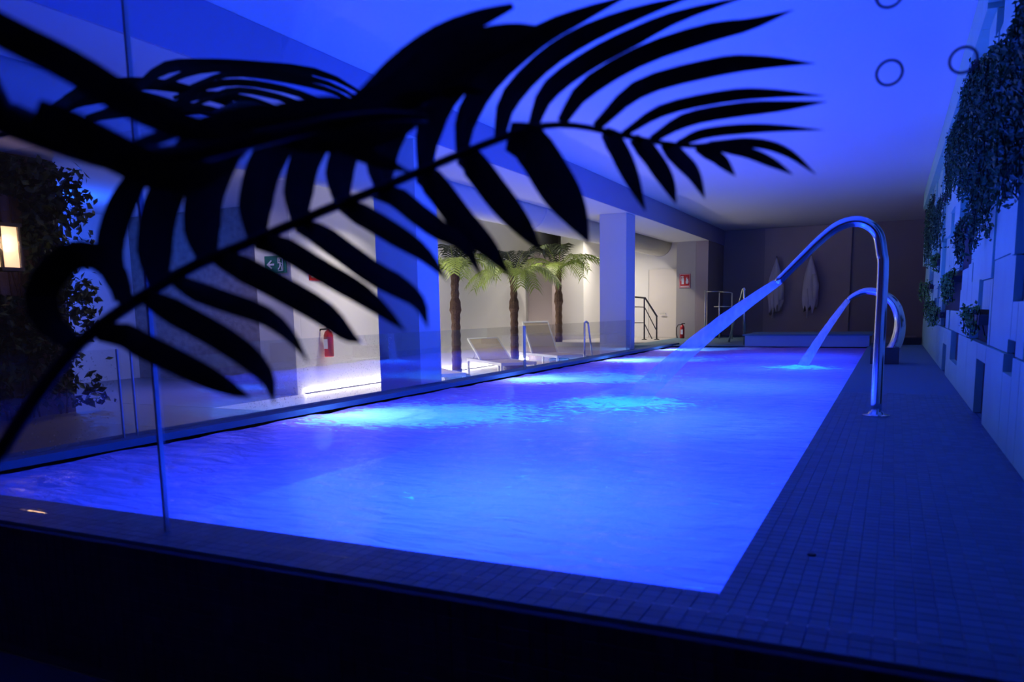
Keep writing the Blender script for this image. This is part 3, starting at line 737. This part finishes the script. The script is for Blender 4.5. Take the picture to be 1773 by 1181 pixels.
part(MB().box(lx-.09, lx+.09, c.y-.1, c.y+.1, c.z-.26, c.z+.2).build('glass_box', 'lantern_glass', None), t)
for sx in (-1, 1):
    for sy in (-1, 1): part(MB().box(lx+sx*.1-.014, lx+sx*.1+.014, c.y+sy*.11-.014, c.y+sy*.11+.014, c.z-.28, c.z+.22).build('frame_bar', 'lantern_metal', None), t)
part(MB().box(lx-.13, lx+.13, c.y-.14, c.y+.14, c.z+.2, c.z+.24).build('roof', 'lantern_metal', None), t)
part(MB().box(lx-.12, lx+.12, c.y-.13, c.y+.13, c.z-.3, c.z-.26).build('base', 'lantern_metal', None), t)
part(MB().tube([(lx, c.y, c.z+.24), (lx-.2, c.y, c.z+.42), (-9.72, c.y, c.z+.42)], .016, 6).build('bracket', 'lantern_metal', None), t)
lamp('lantern_light', 'POINT', (lx+.2, c.y-.1, c.z), 5, (1, .6, .32), .1)
# ceiling downlights added to brighten the lounge side
def downlight(loc, e, colr, label, mat, spread=2.1):
    t = thing('added_downlight', (loc[0], loc[1], CZ), label, 'added ceiling light')
    part(MB().lathe([(.085, -.012), (.095, -.006), (.095, 0)], (loc[0], loc[1], CZ), 20).build('rim', 'white_metal', None), t)
    part(MB().lathe([(.06, -.018), (.07, -.012)], (loc[0], loc[1], CZ), 20).build('lens', mat, None), t)
    lamp('added_downlight_lamp', 'AREA', (loc[0], loc[1], CZ-.03), e, colr, .14, None, spread)
pm('added_warm_lens', (1, 1, 1), .4, emit=(1, .9, .78), estr=3)
pm('added_blue_lens', (1, 1, 1), .4, emit=(.05, .2, 1), estr=3)
for yy, en, lb in ((10.6, 34, 'added ceiling downlight above the red notice'), (13.4, 11, 'added ceiling downlight over the lounger by leftmost palm'), (16.2, 10, 'added ceiling downlight over the lounger beyond middle palm')):
    downlight((-7.2, yy), en, (1, .9, .78), lb, 'added_warm_lens')
downlight((-6.2, 18.3), 60, (1, .88, .76), 'added ceiling downlight above the stair rail', 'added_warm_lens', 2.5)
downlight((-9.9, 9.0), 32, (1, .9, .8), 'added ceiling downlight before the green exit sign', 'added_warm_lens', 2.7)
t = thing('added_pendant', (-12.6, 8.3, CZ), 'added blue globe pendant lamp, unseen behind the ivy wall end', 'pendant lamp')  # unseen lamp added to wash the left wall and ceiling in blue
part(MB().tube([(-12.6, 8.3, CZ), (-12.6, 8.3, 2.3)], .006, 6).build('cord', 'lantern_metal', None), t)
part(MB().lathe([(.01, .1), (.06, .085), (.095, .03), (.095, -.03), (.06, -.085), (.01, -.1)][::-1], (-12.6, 8.3, 2.2), 20).build('globe', 'added_blue_lens', None, True), t)
lamp('added_pendant_light', 'POINT', (-12.6+.16, 8.3+.16, 2.2), 260, (.01, .09, 1), .05)

# ------------------------------------------------------------------ palm in the foreground
fg = thing('foreground_palm', at_depth(-330, 1250, 1.0), 'large dark palm with arching fronds right in front of the glass', 'palm')
fg.location.z = FZ
crown = at_depth(-260, 900, 1.0)
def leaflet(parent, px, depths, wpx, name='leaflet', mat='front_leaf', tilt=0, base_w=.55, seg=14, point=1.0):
    n = len(px)
    if not isinstance(depths, (list, tuple)): depths = [depths, depths]
    d3 = [Vector((p[0], p[1], depths[0]+(depths[-1]-depths[0])*i/(n-1))) for i, p in enumerate(px)]
    s = crom(d3, seg); W = [at_depth(q.x, q.y, q.z) for q in s]
    mb = MB(); vs = []
    for i, p in enumerate(W):
        u = i/(seg-1); tan = (W[min(i+1, seg-1)]-W[max(i-1, 0)]).normalized()
        view = (p-CAM).normalized(); side = tan.cross(view).normalized(); nrm = side.cross(tan).normalized()
        prof = (base_w+(1-base_w)*min(1, u/.22)) if u < .22 else (1.0 if u < .5 else max(.02, (1-((u-.5)/.5)**1.7))*point+(1-point))
        w_ = wpx*1.1/2*s[i].z/F_PX*prof
        sd = side*cos(tilt)+nrm*sin(tilt); nn = nrm*cos(tilt)-side*sin(tilt); w_ /= max(.5, abs(cos(tilt)))
        vs += [p-sd*w_, p+nn*w_*.18, p+sd*w_, p-nn*(w_*.05+.0004)]
    fs = []
    for i in range(seg-1):
        for k in range(4):
            a = i*4+k; b = i*4+(k+1) % 4; fs.append((a, b, b+4, a+4))
    fs += [(3, 2, 1, 0), tuple(range((seg-1)*4, seg*4))]
    o = mb.add(vs, fs).build(name, mat, None, False)
    part2(o, parent); return o
def part2(o, parent): o.parent = parent; o.matrix_parent_inverse = Matrix.Translation(-Vector(parent_world(parent)))
def parent_world(p):
    v = Vector(p.location); q = p.parent
    if q: v = v+Vector(q.location)
    return v
def stem(pxs, d0, d1, w0, w1, start=None):
    n = len(pxs); pts = [at_depth(p[0], p[1], d0+(d1-d0)*i/(n-1)) for i, p in enumerate(pxs)]
    pre = []
    if start: pre = [Vector(q) for q in start]
    pts = crom(pre+pts, 46)
    rad = [(w0+(w1-w0)*i/45)/2*1.0/F_PX for i in range(46)]
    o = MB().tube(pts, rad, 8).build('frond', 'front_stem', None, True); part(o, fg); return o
rt = random.Random(2)
base0 = Vector((crown.x, crown.y, FZ+.25))
R1 = [(-60, 880), (0, 785), (60, 690), (130, 602), (190, 552), (260, 505), (330, 463), (420, 425), (500, 391), (580, 357), (650, 330), (720, 300), (790, 270), (850, 246), (900, 228), (950, 217), (1000, 218), (1050, 228), (1100, 239), (1150, 248), (1200, 253), (1235, 249)]
DA, DB = .9, 1.2
f1 = stem(R1, DA, DB, 26, 9, [base0, base0.lerp(at_depth(-60, 880, DA), .6)])
def dep(x): return DA+(DB-DA)*max(0, min(1, (x+60)/1300))
def LF(px, w_, dz, **k):
    d = dep(px[0][0]); leaflet(f1, px, [d, d+dz], w_, tilt=rt.uniform(-.35, .35), **k)
# upper side
LF([(1228, 249), (1310, 248), (1365, 265), (1414, 303)], 15, .05)
LF([(1225, 251), (1290, 263), (1335, 281), (1374, 303)], 17, -.04)
LF([(1205, 255), (1245, 275), (1274, 305)], 20, -.05)
LF([(1172, 249), (1225, 230), (1320, 222), (1428, 225)], 16, .06)
LF([(1128, 242), (1190, 207), (1280, 190), (1360, 183), (1433, 176)], 22, .08)
LF([(1080, 232), (1150, 190), (1260, 166), (1340, 162), (1428, 166)], 19, .1)
LF([(1032, 220), (1110, 152), (1240, 116), (1320, 108), (1412, 110)], 28, .1)
LF([(972, 212), (1014, 154), (1111, 96), (1223, 58), (1300, 42), (1375, 17)], 30, .12)
LF([(922, 222), (948, 160), (1014, 108), (1095, 65), (1175, 28), (1300, -8)], 30, .12)
LF([(865, 240), (880, 175), (940, 108), (1014, 60), (1111, 20), (1210, -10)], 32, .12)
LF([(800, 265), (808, 205), (850, 135), (930, 65), (1010, 25), (1090, -8)], 36, .12)
LF([(735, 293), (742, 230), (775, 160), (840, 105), (930, 62), (990, 48)], 42, .1)
LF([(662, 325), (660, 285), (675, 235), (720, 170), (790, 110)], 46, .08)
LF([(592, 353), (588, 300), (606, 245), (650, 190), (710, 150)], 44, .08)
LF([(518, 384), (517, 330), (532, 270), (575, 215), (640, 180)], 46, .07)
LF([(445, 414), (443, 350), (462, 280), (510, 215), (570, 185)], 52, .07)
LF([(360, 450), (350, 390), (360, 320), (405, 245), (460, 205)], 56, .06)
LF([(275, 497), (268, 430), (282, 350), (330, 265), (390, 225)], 52, .05)
LF([(222, 528), (190, 450), (205, 370), (245, 300), (300, 260)], 40, .04)
# the curled leaf at the base
LF([(135, 600), (85, 560), (72, 505), (110, 452), (160, 442), (200, 475), (214, 520)], 46, -.03, point=.4)
# lower side
LF([(165, 578), (215, 582), (250, 600), (339, 643), (398, 672), (436, 689)], 42, -.1)
LF([(250, 515), (290, 535), (368, 577), (428, 617), (463, 655), (475, 700)], 42, -.12)
LF([(300, 483), (335, 502), (383, 520), (457, 546), (502, 582), (535, 629)], 34, -.12)
LF([(372, 445), (413, 462), (487, 500), (561, 543), (600, 578), (626, 594)], 42, -.12)
LF([(440, 420), (487, 428), (546, 463), (620, 506), (665, 540), (704, 575)], 37, -.12)
LF([(515, 390), (555, 407), (642, 470), (690, 497), (726, 526), (741, 569)], 38, -.12)
LF([(590, 355), (626, 372), (680, 404), (734, 440), (776, 487)], 35, -.1)
LF([(645, 333), (686, 342), (720, 368), (760, 398), (806, 428), (838, 490)], 34, -.1)
LF([(722, 302), (750, 318), (804, 388), (848, 432), (885, 481)], 42, -.09)
LF([(792, 270), (818, 283), (863, 341), (907, 394), (941, 438)], 44, -.08)
LF([(880, 236), (920, 254), (962, 318), (995, 370), (1020, 421)], 62, -.08, base_w=.7)
LF([(1046, 228), (1066, 251), (1093, 306), (1118, 367)], 30, -.06)
LF([(1096, 239), (1124, 266), (1154, 312), (1171, 354)], 29, -.05)
LF([(1150, 249), (1175, 273), (1200, 301), (1221, 345)], 26, -.05)
# second frond, closer to the lens
R2 = [(-120, 150), (0, 200), (100, 240), (200, 272), (300, 272), (400, 250), (500, 228), (600, 208), (680, 200), (740, 205)]
f2 = stem(R2, .72, .95, 58, 12, [base0, base0+Vector((-.03, .02, .75))])
def LG(px, w_, d0, d1, **k): leaflet(f2, px, [d0, d1], w_, tilt=rt.uniform(-.3, .3), **k)
LG([(-60, 20), (40, 72), (130, 118), (230, 180), (330, 222), (440, 240)], 52, .7, .85, base_w=1, point=.6)
LG([(60, 200), (130, 228), (210, 270), (280, 300), (360, 300), (430, 262)], 60, .72, .85, base_w=.9)
LG([(590, 212), (640, 170), (690, 118), (760, 66), (830, 32), (888, 10)], 40, .93, 1.05, base_w=.9, point=.8)
LG([(620, 212), (690, 165), (760, 110), (830, 75), (890, 55), (940, 46)], 46, .94, 1.05)
LG([(560, 218), (620, 190), (700, 150), (770, 125), (840, 100)], 44, .92, 1.02)
LG([(400, 252), (460, 215), (540, 195), (620, 190), (700, 205)], 46, .85, .95)
LG([(300, 272), (360, 225), (440, 205), (520, 205), (600, 225)], 40, .82, .9)
LG([(470, 235), (540, 240), (620, 235), (700, 215), (770, 165)], 44, .88, .98)
LG([(640, 205), (720, 170), (790, 155), (850, 162)], 22, .95, 1.0)
LG([(520, 225), (590, 250), (650, 275), (715, 300)], 28, .9, .95)
LG([(200, 268), (270, 240), (340, 215), (400, 190)], 20, .8, .9)
# third frond further back, lighter green
R3 = [(-140, 260), (0, 235), (110, 215), (220, 200), (330, 195), (440, 205), (540, 220)]
f3 = stem(R3, 1.5, 1.75, 14, 8, [base0, base0+Vector((-.1, .15, .8))])
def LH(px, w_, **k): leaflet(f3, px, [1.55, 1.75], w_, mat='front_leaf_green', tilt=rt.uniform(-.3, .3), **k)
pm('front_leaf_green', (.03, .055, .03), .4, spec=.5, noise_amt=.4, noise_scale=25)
LH([(225, 165), (280, 120), (340, 112), (450, 116), (560, 128), (655, 178)], 18)
LH([(270, 150), (350, 120), (450, 123), (560, 142), (648, 186)], 12)
LH([(330, 150), (400, 128), (490, 137), (580, 160), (640, 195)], 10)
LH([(300, 170), (390, 143), (480, 152), (560, 177), (620, 205)], 11)
LH([(330, 185), (400, 157), (470, 165), (540, 188), (590, 212)], 10)
LH([(280, 190), (350, 165), (430, 173), (500, 198), (545, 218)], 12)
LH([(370, 195), (420, 180), (470, 190), (510, 212)], 10)
LH([(90, 200), (130, 165), (200, 145), (300, 150), (400, 180), (450, 205)], 18)
LH([(60, 215), (120, 178), (210, 165), (290, 178), (360, 200)], 20)
LH([(150, 205), (220, 190), (300, 185), (380, 195), (440, 215)], 18)
# pot out of view to the left
po = MB().lathe([(.13, 0), (.17, .05), (.2, .3), (.21, .32), (.19, .33)], (base0.x, base0.y, FZ), 24).build('pot', 'pot_clay', None); part(po, fg)
